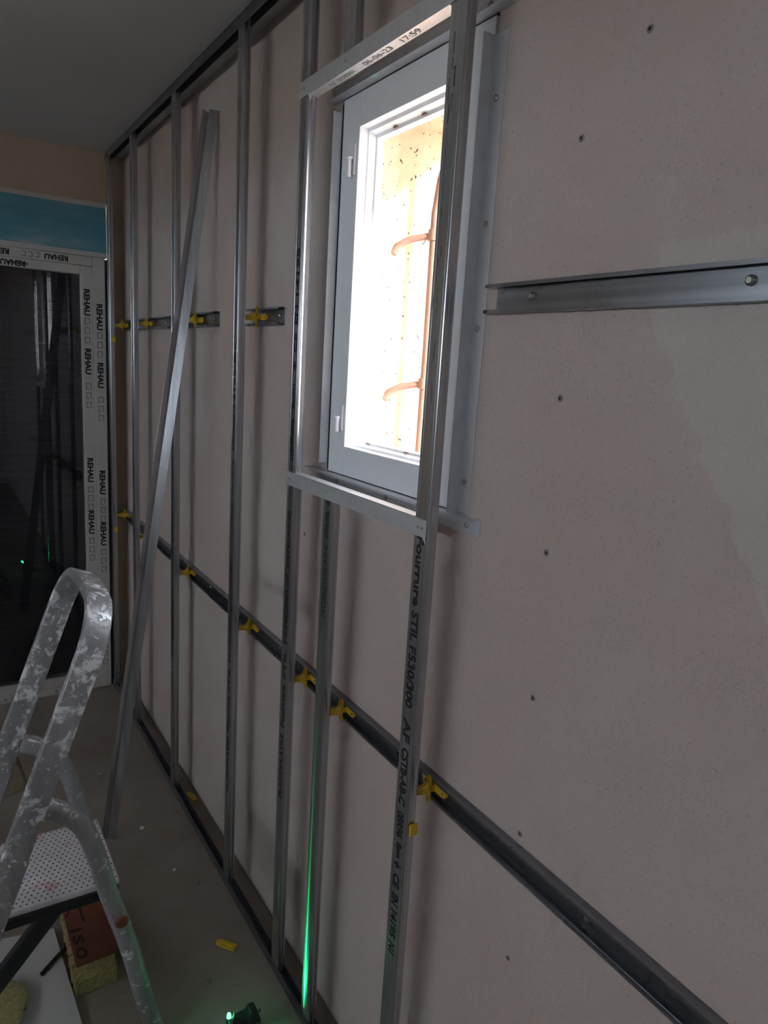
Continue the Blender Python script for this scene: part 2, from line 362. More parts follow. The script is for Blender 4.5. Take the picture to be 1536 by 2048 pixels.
# L-shaped trim angles around the window
def screw(name, p, axis, parent, r=.0055, h=.004):
    p = Vector(p); a = Vector(axis)
    return MB().tube([p, p+a*h*.5, p+a*h], [r, r, r*.55], seg=10).build(name, 'zinc_screw', parent, smooth=True)
A = -1   # angle thickness helper
def angle_h(z, y0, y1, dn, label):
    o = thing('corner_angle', (WX, (y0+y1)/2, z), label, 'metal angle')
    z2 = z + dn
    MB().box((WX-.0012, y0, min(z, z2)), (WX, y1, max(z, z2))).build('wall_leg', 'galv_angle', o)
    MB().box((WX-.0245, y0, z-.0006), (WX-.0012, y1, z+.0006)).build('flange', 'galv_angle', o)
    return o
def angle_v(y, z0, z1, dy, label):
    o = thing('corner_angle', (WX, y, z0), label, 'metal angle')
    MB().box((WX-.0012, min(y, y+dy), z0), (WX, max(y, y+dy), z1)).build('wall_leg', 'galv_angle', o)
    MB().box((WX-.0245, y-.0006, z0), (WX-.0012, y+.0006, z1)).build('flange', 'galv_angle', o)
    return o
ab = angle_h(1.400, .925, 1.577, -.031, 'galvanised angle screwed to the wall along the window bottom')
for y, z in ((.960, 1.384), (1.227, 1.384), (1.441, 1.384)): screw('screw', (WX-.0012, y, z), (-1, 0, 0), ab)
at = angle_h(2.210, .945, 1.530, .033, 'galvanised angle screwed to the wall along the window top')
screw('screw', (WX-.0012, 1.009, 2.229), (-1, 0, 0), at)
ar = angle_v(.992, 1.4015, 2.178, -.034, 'galvanised vertical angle with four screws right of the window')
for z in (2.082, 1.891, 1.723, 1.459): screw('screw', (WX-.0012, .976, z), (-1, 0, 0), ar)
al = angle_v(1.492, 1.421, 2.184, .034, 'galvanised vertical angle standing on the hinge side of the window')

# ------------------------------------------------------------------ glazed door with roller shutter
d1 = struct_empty('door_1', (-.1, FY-.01, 0), 'glazed door in a film-wrapped white frame')
py = FY-.035; X0, X1, ZT = -.90, .712, 2.055
MB().box((X1-.052, py, 0), (X1, FY+.05, ZT)).build('frame_stile', 'film_white', d1, bevel=.003)
MB().box((X0, py, 0), (X0+.052, FY+.05, ZT)).build('frame_stile', 'film_white', d1, bevel=.003)
MB().box((X0+.052, py, ZT-.04), (X1-.052, FY+.05, ZT)).build('frame_head', 'film_white', d1, bevel=.003)
MB().box((X0+.052, py, 0), (X1-.052, FY+.05, .035)).build('frame_threshold', 'film_white', d1, bevel=.003)
sx0, sx1, sz0, sz1 = X0+.052, X1-.052, .036, ZT-.041
MB().box((sx1-.050, py+.004, sz0), (sx1, FY+.04, sz1)).build('sash_stile', 'film_white', d1, bevel=.003)
MB().box((sx0, py+.004, sz0), (sx0+.05, FY+.04, sz1)).build('sash_stile', 'film_white', d1, bevel=.003)
MB().box((sx0+.05, py+.004, sz1-.038), (sx1-.05, FY+.04, sz1)).build('sash_rail', 'film_white', d1, bevel=.003)
MB().box((sx0+.05, py+.004, sz0), (sx1-.05, FY+.04, sz0+.04)).build('sash_rail', 'film_white', d1, bevel=.003)
MB().box((sx0+.045, FY-.008, sz0+.035), (sx1-.045, FY-.002, sz1-.033)).build('glass_pane', 'door_glass', d1)
MB().box((X1, py+.01, 0), (.738, FY+.05, 2.05)).build('joint_strip', 'black_plastic', d1)
MB().box((DX0, FY+.0501, 0), (DX1, FY+.0505, .02)).build('threshold_gasket', 'black_plastic', d1)
# film print
icons = MB()
def col(xc, z, h=.115, wd=.026):
    lettering(MB(), 'REHAU', (xc-wd/2, py_-.0006, z), (0, 0, -1), (1, 0, 0), h, wd, .045).build('printed_word', 'print_black', d1)
py_ = py+.004
for k, z in enumerate((1.915, 1.655, 1.155, .905, .42)):
    py_ = py+.004; col(.634, z)
    py_ = py; col(.686, z-.06)
def icon(xc, yc, z):
    for j in range(3):
        zz = z - j*.042
        icons.box((xc-.011, yc-.0005, zz-.028), (xc-.008, yc-.0003, zz)); icons.box((xc+.008, yc-.0005, zz-.028), (xc+.011, yc-.0003, zz))
        icons.box((xc-.008, yc-.0005, zz-.003), (xc+.008, yc-.0003, zz)); icons.box((xc-.008, yc-.0005, zz-.028-.0), (xc+.003, yc-.0003, zz-.025))
for z in (1.79, 1.50, 1.02, .77, .29):
    icon(.634, py+.004, z); icon(.686, py, z-.06)
for k, x in enumerate((.10, .33, .56)):
    lettering(MB(), 'REHAU', (x, py-.0006, 2.046), (-1, 0, 0), (0, 0, -1), .095, .024, .045).build('printed_word', 'print_black', d1)
    lettering(MB(), 'REHAU', (x-.17, py+.0034, 2.004), (-1, 0, 0), (0, 0, -1), .095, .024, .045).build('printed_word', 'print_black', d1)
    for j in range(3):
        xx = x - .115 - j*.026
        icons.box((xx-.016, py-.0005, 2.024), (xx, py-.0003, 2.027)); icons.box((xx-.016, py-.0005, 2.042), (xx, py-.0003, 2.045)); icons.box((xx-.003, py-.0005, 2.027), (xx, py-.0003, 2.042))
lettering(MB(), 'REHAU', (.40, py+.0034, 1.999), (-1, 0, 0), (0, 0, -1), .075, .011, .02).build('printed_word', 'print_black', d1)
for x in (.20, .45): 
    for j in range(3):
        xx = x+j*.03; icons.box((xx, py-.0005, .012), (xx+.018, py-.0003, .016)); icons.box((xx, py-.0005, .022), (xx+.012, py-.0003, .026))
icons.build('film_symbols', 'print_grey', d1)['kind'] = 'stuff'
# shutter slats behind the glass
rs = thing('roller_shutter', (-.1, FY+.10, 0), 'closed dark roller shutter lowered behind the door glass', 'shutter')
sl = MB(); zs = .0; prof = [(0, 0), (-.006, .006), (-.009, .018), (-.006, .031), (0, .037)]
sl.poly([(DX0+.01, FY+.10+a, b) for a, b in prof] + [(DX1-.01, FY+.10+a, b) for a, b in prof] + [(DX0+.01, FY+.112, 0), (DX0+.01, FY+.112, .037), (DX1-.01, FY+.112, 0), (DX1-.01, FY+.112, .037)],
        [(i, i+1, i+6, i+5) for i in range(4)] + [(10, 11, 13, 12), (4, 11, 13, 9), (0, 5, 12, 10), (0, 10, 11, 4, 3, 2, 1), (5, 6, 7, 8, 9, 13, 12)])
s0 = sl.build('slat', 'shutter', rs)
for k in range(1, 61):
    o = bpy.data.objects.new('slat', s0.data); C.objects.link(o); o.parent = rs; o.location = (0, 0, .037*k)
# shutter box with blue protective film
sb = thing('shutter_box', (-.1, FY-.02, 2.055), 'roller shutter box wrapped in sky-blue protective film above the door', 'shutter box')
MB().box((X0, FY-.028, 2.0565), (.722, FY+.05, 2.289)).build('box_body', 'film_white', sb, bevel=.003)
MB().box((X0+.003, FY-.0292, 2.078), (.7215, FY-.0282, 2.268)).build('blue_film', 'blue_film', sb)

# ================================================================== METAL FRAMING
SX = .723; HD = .019     # front plane of the studs, depth
def c_line(w=.042, d=HD):
    """cross-section of a furring stud: (across, depth); ribbed face, lips turned in"""
    h = w/2
    return [(-h+.007, d), (-h+.001, d), (-h, d-.003), (-h+.0012, d*.55), (-h, d*.3), (-h, .0022), (-h+.0007, .0007), (-h+.0022, 0), (-h+.006, 0), (-h+.0075, .0016), (-h+.009, 0),
            (h-.009, 0), (h-.0075, .0016), (h-.006, 0), (h-.0022, 0), (h-.0007, .0007), (h, .0022), (h, d*.3), (h-.0012, d*.55), (h, d-.003), (h-.001, d), (h-.007, d)]
def stud(yc, z0, z1, label, name='wall_stud'):
    o = thing(name, (SX+HD/2, yc, z0), label, 'metal stud', 'galvanised studs of the wall lining')
    MB().sheet(c_line(), .0008, lambda a, b: (SX+b, yc+a, z0), lambda a, b: (SX+b, yc+a, z1)).build('profile', 'galv', o)
    return o
def prints_up(o, yc, items, h=.017, dy=-.0085, mat='print_black', bold=.03):
    for s, z0, z1 in items:
        for q, a, b in words(s, z0, z1): lettering(MB(), q, (SX-.0008, yc+dy, a), (0, 0, 1), (0, 1, 0), b-a, h, bold).build('printed_word', mat, o)
def prints_down(o, yc, items, h=.017, dy=.0085, mat='print_black', bold=.03):
    for s, z0, z1 in items:
        for q, a, b in words(s, z0, z1): lettering(MB(), q, (SX-.0008, yc+dy, a), (0, 0, -1), (0, -1, 0), a-b, h, bold).build('printed_word', mat, o)
TZ0, TZ1 = .0015, CH-.0015
Y7, Y6, Y5, Y4, Y3, Y2, Y1 = .991, 1.340, 1.530, 1.912, 2.503, 3.072, 3.505
s1 = stud(Y1, TZ0, TZ1, 'galvanised stud in the dark corner beside the glazed door')
s2 = stud(Y2, TZ0, TZ1, 'second galvanised stud from the glazed door')
s3 = stud(Y3, TZ0, TZ1, 'galvanised stud just behind the leaning profile')
s4 = stud(Y4, TZ0, TZ1, 'galvanised stud midway between the leaning profile and window')
s5 = stud(Y5, TZ0, TZ1, 'full-height stud on the hinge side of the window, with bright edge')
s6 = stud(Y6, TZ0, 1.366, 'short stud below the sill track with green laser line')
s6u = stud(Y6, 2.24, TZ1, 'short stud above the lintel track, reaching the ceiling')
s7 = stud(Y7, TZ0, TZ1, 'nearest stud, crossing in front of the window, with black lettering')
L5 = [('PLACOPLATRE', .535, .715), ('Fourrure', .735, .85), ('STIL', .865, .945), ('F530/300', .96, 1.10), ('AF', 1.115, 1.14), ('CSTB-AB-C', 1.155, 1.30)]
prints_up(s5, Y5, L5 + [('08R96 8pm', 1.42, 1.60), ('+ CE EN 14195', 1.63, 1.90)])
prints_up(s4, Y4, [(s, a-.20, b-.20) for s, a, b in L5] + [('08R96 8pm + CE EN 14195 N1', 1.15, 1.68)])
prints_up(s3, Y3, [(s, a-.15, b-.15) for s, a, b in L5] + [('+ CE EN 14195 N1', 1.20, 1.50)])
prints_up(s2, Y2, [(s, a+.1, b+.1) for s, a, b in L5])
prints_up(s6, Y6, [('AB-C 08R96 +', 1.215, 1.36)])
b = MB(); lettering(b, '08R9614195', (SX-.0008, Y6+.0005, 1.095), (0, 0, 1), (0, 1, 0), .115, .0085, .01).build('printed_word', 'print_black', s6); b = MB(); lettering(b, '14195N1CE', (SX-.0008, Y6-.0105, 1.095), (0, 0, 1), (0, 1, 0), .115, .0085, .01)
b.build('printed_word', 'print_black', s6)
prints_down(s7, Y7, [('Fourrure', 1.362, 1.232), ('STIL', 1.222, 1.165), ('F530/300', 1.155, 1.035), ('AF', 1.012, .965), ('CSTB-AB-C', .952, .835), ('08R96 8pm', .82, .72), ('+ CE', .712, .655), ('EN 14195 N1', .64, .505)], h=.021, dy=.0105)
# scuffed black streaks on the upper part of the nearest stud
for k in range(24):
    y = Y7 + random.uniform(-.004, .013); z = random.choice((random.uniform(2.03, 2.16), random.uniform(1.5, 1.95))); l = random.uniform(.006, .03)
    MB().box((SX-.0008, y, z), (SX-.0004, y+random.uniform(.0006, .0018), z+l)).build('black_scuff', 'print_grey', s7)

def track(name, pts, thick, frm, to, loc, label, mat='galv_rail'):
    o = thing(name, loc, label, 'metal track')
    MB().sheet(pts, thick, frm, to).build('channel', mat, o); return o
U = [(0, .030), (0, 0), (.0225, 0), (.0225, .030)]
track('floor_track', U, .0008, lambda a, b: (SX-.001+a, .70, .0006+b), lambda a, b: (SX-.001+a, 3.545, .0006+b), (SX, 2.1, 0), 'galvanised track fixed to the floor along the stud line')
track('ceiling_track', U, .0008, lambda a, b: (SX-.001+a, .70, CH-.0006-b), lambda a, b: (SX-.001+a, 3.545, CH-.0006-b), (SX, 2.1, CH-.03), 'galvanised track fixed to the ceiling along the stud line')
# lintel and sill tracks of the window opening: flanges lap over the two studs with crimped dots
def header(name, z, updir, label):
    o = thing(name, (SX, 1.26, z), label, 'metal track')
    f = lambda a, b, y: (SX-.0016+a, y, z+updir*b)
    MB().sheet([(0, .033), (0, 0), (.022, 0), (.022, .033)], .0009, lambda a, b: f(a, b, 1.014), lambda a, b: f(a, b, 1.508)).build('channel', 'galv_angle', o)
    for y0, y1 in ((.974, 1.014), (1.508, 1.552)):
        MB().box((SX-.0021, y0, z+updir*.001), (SX-.0013, y1, z+updir*.033)).build('lapped_tab', 'galv_angle', o)
    for yy in (.987, .999, 1.526, 1.538, 1.345):
        MB().tube([(SX-.0012, yy, z+updir*.017), (SX-.004, yy, z+updir*.017)], [.003, .0016], seg=8).build('crimp_dot', 'zinc_screw', o, smooth=True)
    return o
lt = header('lintel_track', 2.207, 1, 'horizontal track bridging the studs above the window, printed underneath')
for s, y0, y1 in (('N\u00b0 008081', 1.428, 1.332), ('06-06-23', 1.295, 1.199), ('17:59', 1.166, 1.110)):
    lettering(MB(), s, (SX+.016, y0, 2.2058), (0, -1, 0), (-1, 0, 0), y0-y1, .0125, .004).build('printed_word', 'print_grey', lt)
stt = header('sill_track', 1.394, -1, 'horizontal track bridging the studs below the window')
MB().poly([(SX-.0022, .976, 1.362), (SX-.0022, .972, 1.350), (SX-.0022, .985, 1.360), (SX-.0014, .976, 1.362), (SX-.0014, .972, 1.350), (SX-.0014, .985, 1.360)], [(0, 1, 2), (5, 4, 3), (0, 3, 4, 1), (1, 4, 5, 2), (2, 5, 3, 0)]).build('torn_corner', 'galv_angle', stt)

# wall rails: furring profile, flat back on the wall, lips towards the room
RL = [(-.017, .0185), (-.0225, .0185), (-.0225, .012), (-.0235, .008), (-.0225, .003), (-.0225, .0006),
      (.0225, .0006), (.0225, .003), (.0235, .008), (.0225, .012), (.0225, .0185), (.017, .0185)]
def rail(z_at, y0, y1, label, screws):
    o = thing('wall_rail', (WX, (y0+y1)/2, z_at((y0+y1)/2)), label, 'metal rail', 'horizontal rails on the plastered wall')
    ye = y1-.011
    MB().sheet(RL, .0008, lambda a, b: (WX-b, y0, z_at(y0)+a), lambda a, b: (WX-b, ye, z_at(ye)+a)).build('profile', 'galv_rail', o)
    for part in (RL[:5], RL[-5:]):
        MB().sheet(part, .0008, lambda a, b: (WX-b, ye, z_at(ye)+a), lambda a, b: (WX-b, y1, z_at(y1)+a)).build('lip_end', 'galv_rail', o)
    for y in screws: screw('screw', (WX-.0012, y, z_at(y)+.002), (-1, 0, 0), o, .0065, .006)
    return o
rail(lambda y: 1.768, -.3, .943, 'upper wall rail right of the window, running out of the picture', (.848, .496))
rail(lambda y: 1.765, 1.765, 1.995, 'short piece of upper wall rail beside the window stud', (1.79,))
rail(lambda y: 1.769, 2.256, 3.53, 'upper wall rail between the door corner and leaning profile', (2.30, 2.85))
LZ = lambda y: .8575 + (y-.9)*.0095
rail(LZ, -.25, 3.53, 'long lower wall rail sloping across the picture beneath the window', (.599, 1.022, 1.72, 2.30))

# yellow spacer clips
def clip_parts():
    p = {}
    b = MB()        # lug: rounded strap lying in the rail, with a hole at each end
    ring = []
    for s in (1, -1):
        for k in range(9):
            th = math.pi*(k/8) - math.pi/2
            ring.append((s*(.029 + .0085*math.cos(th)) - .009, s*.0085*math.sin(th)))
    n = len(ring); x0, x1 = -.0035, -.0095
    # hole near both ends: bridge with inner rings is replaced by raised eyelets below
    b.poly([(x0, a, c) for a, c in ring] + [(x1, a, c) for a, c in ring], [tuple(range(n)), tuple(range(n, 2*n))[::-1]] + [(i, (i+1) % n, (i+1) % n+n, i+n) for i in range(n)])
    p['base_strap'] = b
    b = MB()
    for s in (1, -1): b.tube([(-.0095, s*.029-.009, 0), (-.0105, s*.029-.009, 0)], [.0032, .003], seg=10)
    p['eyelet'] = b
    b = MB()        # saddle plate: octagonal plate standing across the rail lips
    ring = [(-.027, .0035), (-.021, .006), (.021, .006), (.027, .0035), (.027, -.0035), (.021, -.006), (-.021, -.006), (-.027, -.0035)]
    n = len(ring)
    b.poly([(-.0195, c-.008, a) for a, c in ring] + [(-.0235, c-.008, a) for a, c in ring], [tuple(range(n)), tuple(range(n, 2*n))[::-1]] + [(i, (i+1) % n, (i+1) % n+n, i+n) for i in range(n)])
    b.box((-.0195, -.013, -.007), (-.0095, -.003, .007))
    p['saddle_plate'] = b
    b = MB()        # tapered arm with two ribs near its tip
    b.tube([(-.0235, -.008, 0), (-.029, -.007, -.001), (-.036, -.005, -.002), (-.050, -.002, -.003), (-.0585, 0, -.003)], [.017, .0115, .0085, .0065, .0065], [.0085, .0075, .0065, .0055, .0055], n1=(0, 0, 1), seg=12, power=4)
    for x in (-.047, -.053): b.tube([(x, -.002, -.003), (x-.002, -.0016, -.003)], .0085, .0072, n1=(0, 0, 1), seg=12, power=4)
    p['arm'] = b
    return p
proto = None
def clip(y, z, label, tab=False):
    global proto
    o = thing('spacer_clip', (WX, y, z), label, 'spacer clip', 'yellow plastic spacer clips')
    if proto is None:
        proto = {}
        for k, b in clip_parts().items():
            me = bpy.data.meshes.new(k); me.from_pydata(b.v, [], b.f); bm = bmesh.new(); bm.from_mesh(me); bmesh.ops.recalc_face_normals(bm, faces=bm.faces); bm.to_mesh(me); bm.free()
            me.materials.append(M['print_grey' if k == 'eyelet' else 'yellow']); proto[k] = me
    for k, me in proto.items():
        c = bpy.data.objects.new(k, me); C.objects.link(c); c.parent = o
    if tab:
        MB().box((SX+.005, y-.0275, z-.078), (SX+HD+.003, y-.0225, z-.054)).build('locking_tab', 'yellow', o, bevel=.0015)
    return o
clip(Y1, 1.769, 'yellow clip on the upper rail in the door corner', True)
clip(Y2, 1.769, 'yellow clip on the upper rail behind the second stud from the door')
clip(Y3-.06, 1.769, 'yellow clip on the upper rail beside the leaning profile')
clip(Y4, 1.765, 'yellow clip on the short rail piece beside the window stud')
clip(Y1, LZ(Y1), 'yellow clip on the lower rail in the door corner', True)
clip(Y2, LZ(Y2), 'yellow clip on the lower rail behind the second stud from the door')
clip(Y3, LZ(Y3), 'yellow clip on the lower rail behind the stud nearest the leaning profile')
clip(Y4, LZ(Y4), 'yellow clip on the lower rail behind the stud midway between leaning profile and window')
clip(Y5, LZ(Y5), 'yellow clip on the lower rail behind the window hinge-side stud')
clip(Y6, LZ(Y6), 'yellow clip on the lower rail beside the green-lit stud')
clip(Y7, LZ(Y7), 'yellow clip on the lower rail behind the nearest lettered stud', True)

# wall plugs left in the plaster (belong to the wall)
for y, z in ((.782, 1.981), (.770, 1.619), (.764, 1.382), (.759, 1.141), (.755, .898), (.751, .658), (.684, 2.088), (1.60, 1.22)):
    pr = MB(); 
    for k in range(10):
        a0, a1 = 2*math.pi*k/10, 2*math.pi*(k+1)/10
        q = [(WX-.0004 - (h), y+r*math.cos(a), z+r*math.sin(a)) for r, h in ((.0055, 0), (.0045, .0014), (.003, .0012)) for a in (a0, a1)]
        pr.poly(q, [(0, 1, 3, 2), (2, 3, 5, 4)])
    o = pr.build('wall_plug', 'plug_grey', wall_right)
    MB().tube([(WX-.0002, y, z), (WX-.0008, y, z)], .0031, seg=10).build('plug_hole', 'dark_void', o)

# leaning angle profile
lp = thing('leaning_profile', (.44, 2.32, 0), 'loose galvanised angle profile leaning from the floor against the wall', 'metal profile')
b0, b1 = Vector((.445, 2.315, .001)), Vector((.772, 2.295, 2.383))
ax = (b1-b0).normalized(); px_ = Vector((1, 0, 0)); px_ = (px_ - ax*px_.dot(ax)).normalized(); py2 = ax.cross(px_)
th = math.radians(30); e1 = (-px_*math.cos(th) + py2*math.sin(th)*1); e2 = (px_*math.cos(th) + py2*math.sin(th))
L = [(-math.cos(th)*.027, -math.sin(th)*.027), (0, 0), (math.cos(th)*.028, -math.sin(th)*.028)]
def fr(base): return lambda a, c: tuple(base + px_*a + py2*c)
MB().sheet(L[:2], .0010, fr(b0), fr(b1-ax*.012)).build('shaded_leg', 'galv', lp)
MB().sheet(L[1:], .0010, fr(b0), fr(b1)).build('lit_leg', 'galv', lp)

# ================================================================== STEPLADDER
ld = thing('stepladder', (.15, 1.64, 0), 'plaster-splashed aluminium stepladder with a tall handle loop', 'stepladder')
sl_ = .365; XR = lambda z: .19 + sl_*(z-.865)
rail_dir = Vector((sl_, 0, 1)).normalized(); nrm = Vector((1, 0, -sl_)).normalized()
YN, YF, ZTOP, RAD = 1.462, 1.822, 1.130, .10
def hoop_pt(y, z): return Vector((XR(z), y, z))
path = [hoop_pt(YN, z) for z in (.62, .80, .95, ZTOP-RAD)]
for k in range(1, 17):
    a = math.pi/2*k/16; path.append(hoop_pt(YN + RAD*(1-math.cos(a)), ZTOP - RAD + RAD*math.sin(a)))
path.append(hoop_pt((YN+YF)/2, ZTOP+.004))
for k in range(16):
    a = math.pi/2*(1-k/16); path.append(hoop_pt(YF - RAD*(1-math.cos(a)), ZTOP - RAD + RAD*math.sin(a)))
path += [hoop_pt(YF, z) for z in (ZTOP-RAD, .95, .80, .62)]
MB().tube(path, .027, .0105, n1=nrm, rim=.0045).build('handle_loop', 'ladder_alu_light', ld, smooth=True, ang=22)
for y in (YN, YF):
    MB().tube([hoop_pt(y, z) for z in (.62, .45, .2, .012)], .029, .0112, n1=nrm, rim=.0045).build('front_rail', 'ladder_alu', ld, smooth=True, ang=22)
    q = hoop_pt(y, .01); MB().box((q.x-.035, y-.014, 0), (q.x+.035, y+.014, .03)).build('rubber_foot', 'black_plastic', ld, bevel=.004)
# rear legs: curved shoulder leaving the rail, then straight to the floor
def catmull(pts, n=6):
    pts = [Vector(p) for p in pts]; P = [pts[0]*2-pts[1]] + pts + [pts[-1]*2-pts[-2]]; out = []
    for i in range(1, len(P)-2):
        for k in range(n):
            t_ = k/n; a, b_, c_, d_ = P[i-1], P[i], P[i+1], P[i+2]
            out.append(.5*((2*b_) + (c_-a)*t_ + (2*a-5*b_+4*c_-d_)*t_*t_ + (3*b_-a-3*c_+d_)*t_**3))
    out.append(pts[-1]); return out
for y, dx in ((1.497, 0), (1.787, 0)):
    pts = [(.155, y, .700), (.185, y, .684), (.222, y, .652), (.243, y, .616), (.266, y, .540), (.288, y, .445), (.331, y, .286), (.362, y, .140), (.394, y, .008)]
    lg = MB().tube(catmull(pts), .019, .021, n1=(0, 1, 0), seg=16, power=3).build('rear_leg', 'ladder_alu', ld, smooth=True)
    MB().tube([(.312, y-.021, .372), (.312, y-.026, .372)], [.016, .012], seg=14).build('leg_bolt', 'kraft', lg, smooth=True)
for y in (YN, YF):
    q = Vector((.150, y-.0107, .695)); MB().tube([q, q+Vector((0, -.003, 0))], [.0075, .006], seg=12).build('pivot_rivet', 'zinc_screw', ld, smooth=True)
pf = MB().box((.045, 1.522, .436), (.318, 1.778, .450)).build('platform', 'platform', ld, bevel=.004)
MB().box((.040, 1.517, .412), (.316, 1.530, .437)).build('platform_edge', 'black_plastic', pf, bevel=.003)
MB().box((.040, 1.770, .412), (.316, 1.783, .437)).build('platform_edge', 'black_plastic', pf, bevel=.003)
MB().box((.306, 1.530, .412), (.316, 1.770, .437)).build('platform_edge', 'black_plastic', pf, bevel=.003)
for y in (1.56, 1.74):
    MB().tube([(.205, y, .425), (.10, y, .30), (-.03, y, .145)], .014, .020, n1=(0, 1, 0), seg=12, power=4).build('folding_strut', 'black_plastic', ld, smooth=True)
for z in (.24,):
    MB().box((XR(z)-.04, YN+.012, z-.01), (XR(z)+.04, YF-.012, z+.01)).build('lower_tread', 'platform', ld, bevel=.003)

# ================================================================== FLOOR CLUTTER
# offcut of glass wool with printed kraft facing
gw = thing('insulation_offcut', (.30, 1.85, 0), 'yellow glass wool offcut with rust-red printed facing under the stepladder', 'insulation')
b = MB(); nx, ny = 12, 28
def gx(u, v): return .243 + (.347-.243)*u + .012*v
vs = []; 
for layer in (0, 1):
    for j in range(ny+1):
        for i in range(nx+1):
            u, v = i/nx, j/ny; e = .009*random.uniform(-1, .6)
            edge = (i in (0, nx)) or (j in (0, ny))
            vs.append((gx(u, v)+e*(1 if edge else .3), 1.700+.285*v+.005*random.uniform(-1, 1), .002 if layer == 0 else .043+.004*random.uniform(-1, 1)))
W_ = nx+1; fs = []
idx = lambda l, i, j: l*(ny+1)*W_ + j*W_ + i
for j in range(ny):
    for i in range(nx):
        fs.append((idx(1, i, j), idx(1, i+1, j), idx(1, i+1, j+1), idx(1, i, j+1))); fs.append((idx(0, i, j), idx(0, i, j+1), idx(0, i+1, j+1), idx(0, i+1, j)))
for i in range(nx): fs.append((idx(0, i, 0), idx(0, i+1, 0), idx(1, i+1, 0), idx(1, i, 0))); fs.append((idx(0, i, ny), idx(1, i, ny), idx(1, i+1, ny), idx(0, i+1, ny)))
for j in range(ny): fs.append((idx(0, 0, j), idx(1, 0, j), idx(1, 0, j+1), idx(0, 0, j+1))); fs.append((idx(0, nx, j), idx(0, nx, j+1), idx(1, nx, j+1), idx(1, nx, j)))
b.poly(vs, fs).build('glass_wool', 'glass_wool', gw)
kf = MB().box((.252, 1.748, .0475), (.358, 1.988, .0505)).build('kraft_facing', 'kraft', gw, bevel=.001)
b = MB()
for s, y, ln in (('I', 1.883, .011), ('S', 1.857, .036), ('O', 1.810, .044)):
    lettering(MB(), s, (.258, y, .0509), (0, -1, 0), (1, -.08, 0), ln, .029, .05).build('printed_letter', 'kraft_print', kf)
for p0, p1, wd in (((.274, 1.971), (.256, 1.938), .003), ((.296, 1.975), (.298, 1.900), .0035)):
    MB().poly([(p0[0]-wd, p0[1], .0507), (p0[0]+wd, p0[1], .0507), (p1[0]+wd, p1[1], .0507), (p1[0]-wd, p1[1], .0507)], [(0, 1, 2, 3)]).build('printed_stroke', 'kraft_print', kf)
# plasterboard sheet on the floor
pb = MB().poly([(-.06, 1.25, .001), (.255, 1.28, .001), (.226, 1.96, .001), (-.075, 2.02, .001), (-.06, 1.25, .0125), (.255, 1.28, .0125), (.226, 1.96, .0125), (-.075, 2.02, .0125)],
               [(0, 1, 2, 3), (4, 5, 6, 7), (0, 1, 5, 4), (1, 2, 6, 5), (2, 3, 7, 6), (3, 0, 4, 7)]).build('plasterboard_sheet', 'plasterboard', None, (0, 1.7, 0))
tag(pb, 'pale plasterboard sheet lying on the floor under the stepladder', 'plasterboard')
# black cord on the board
cd = MB().tube(catmull([(.255, 1.955, .022), (.262, 1.905, .019), (.245, 1.865, .018), (.215, 1.838, .018), (.175, 1.80, .018)], 6), .0055, seg=8).build('cable', 'black_plastic', None, (.22, 1.87, .013), smooth=True)
tag(cd, 'short bent black cable end on the plasterboard sheet', 'cable')
# wool tuft at the left edge
def lump(name, c, r, mat, label, cat, seed, seg=10, rings=6, group=None):
    rnd = random.Random(seed); b = MB(); vs = [(c[0], c[1], c[2]+r[2])]
    for i in range(1, rings):
        th = math.pi*i/rings
        for k in range(seg):
            ph = 2*math.pi*k/seg; s = rnd.uniform(.78, 1.15)
            vs.append((c[0]+r[0]*s*math.sin(th)*math.cos(ph), c[1]+r[1]*s*math.sin(th)*math.sin(ph), c[2]+r[2]*s*math.cos(th)*.95))
    vs.append((c[0], c[1], c[2]-r[2])); n = len(vs)
    fs = [(0, 1+k, 1+(k+1) % seg) for k in range(seg)]
    for i in range(rings-2):
        for k in range(seg): fs.append((1+i*seg+k, 1+(i+1)*seg+k, 1+(i+1)*seg+(k+1) % seg, 1+i*seg+(k+1) % seg))
    fs += [(n-1, 1+(rings-2)*seg+(k+1) % seg, 1+(rings-2)*seg+k) for k in range(seg)]
    o = b.poly(vs, fs).build(name, mat, None, (c[0], c[1], c[2]-r[2]), smooth=True); return tag(o, label, cat, group)
lump('wool_tuft', (.085, 1.735, .027), (.05, .075, .014), 'glass_wool', 'torn tuft of yellowish glass wool at the left picture edge', 'insulation', 3, 14, 8)
# cardboard pieces by the door
cb = MB().poly([(-.45, 2.66, .001), (.245, 2.74, .001), (.20, 3.30, .001), (-.5, 3.25, .001), (-.45, 2.66, .006), (.245, 2.74, .006), (.20, 3.30, .006), (-.5, 3.25, .006)],
               [(0, 1, 2, 3), (4, 5, 6, 7), (0, 1, 5, 4), (1, 2, 6, 5), (2, 3, 7, 6), (3, 0, 4, 7)]).build('cardboard_sheet', 'cardboard', None, (-.1, 3.0, 0))
tag(cb, 'flat brown cardboard sheet on the floor before the glazed door', 'cardboard')
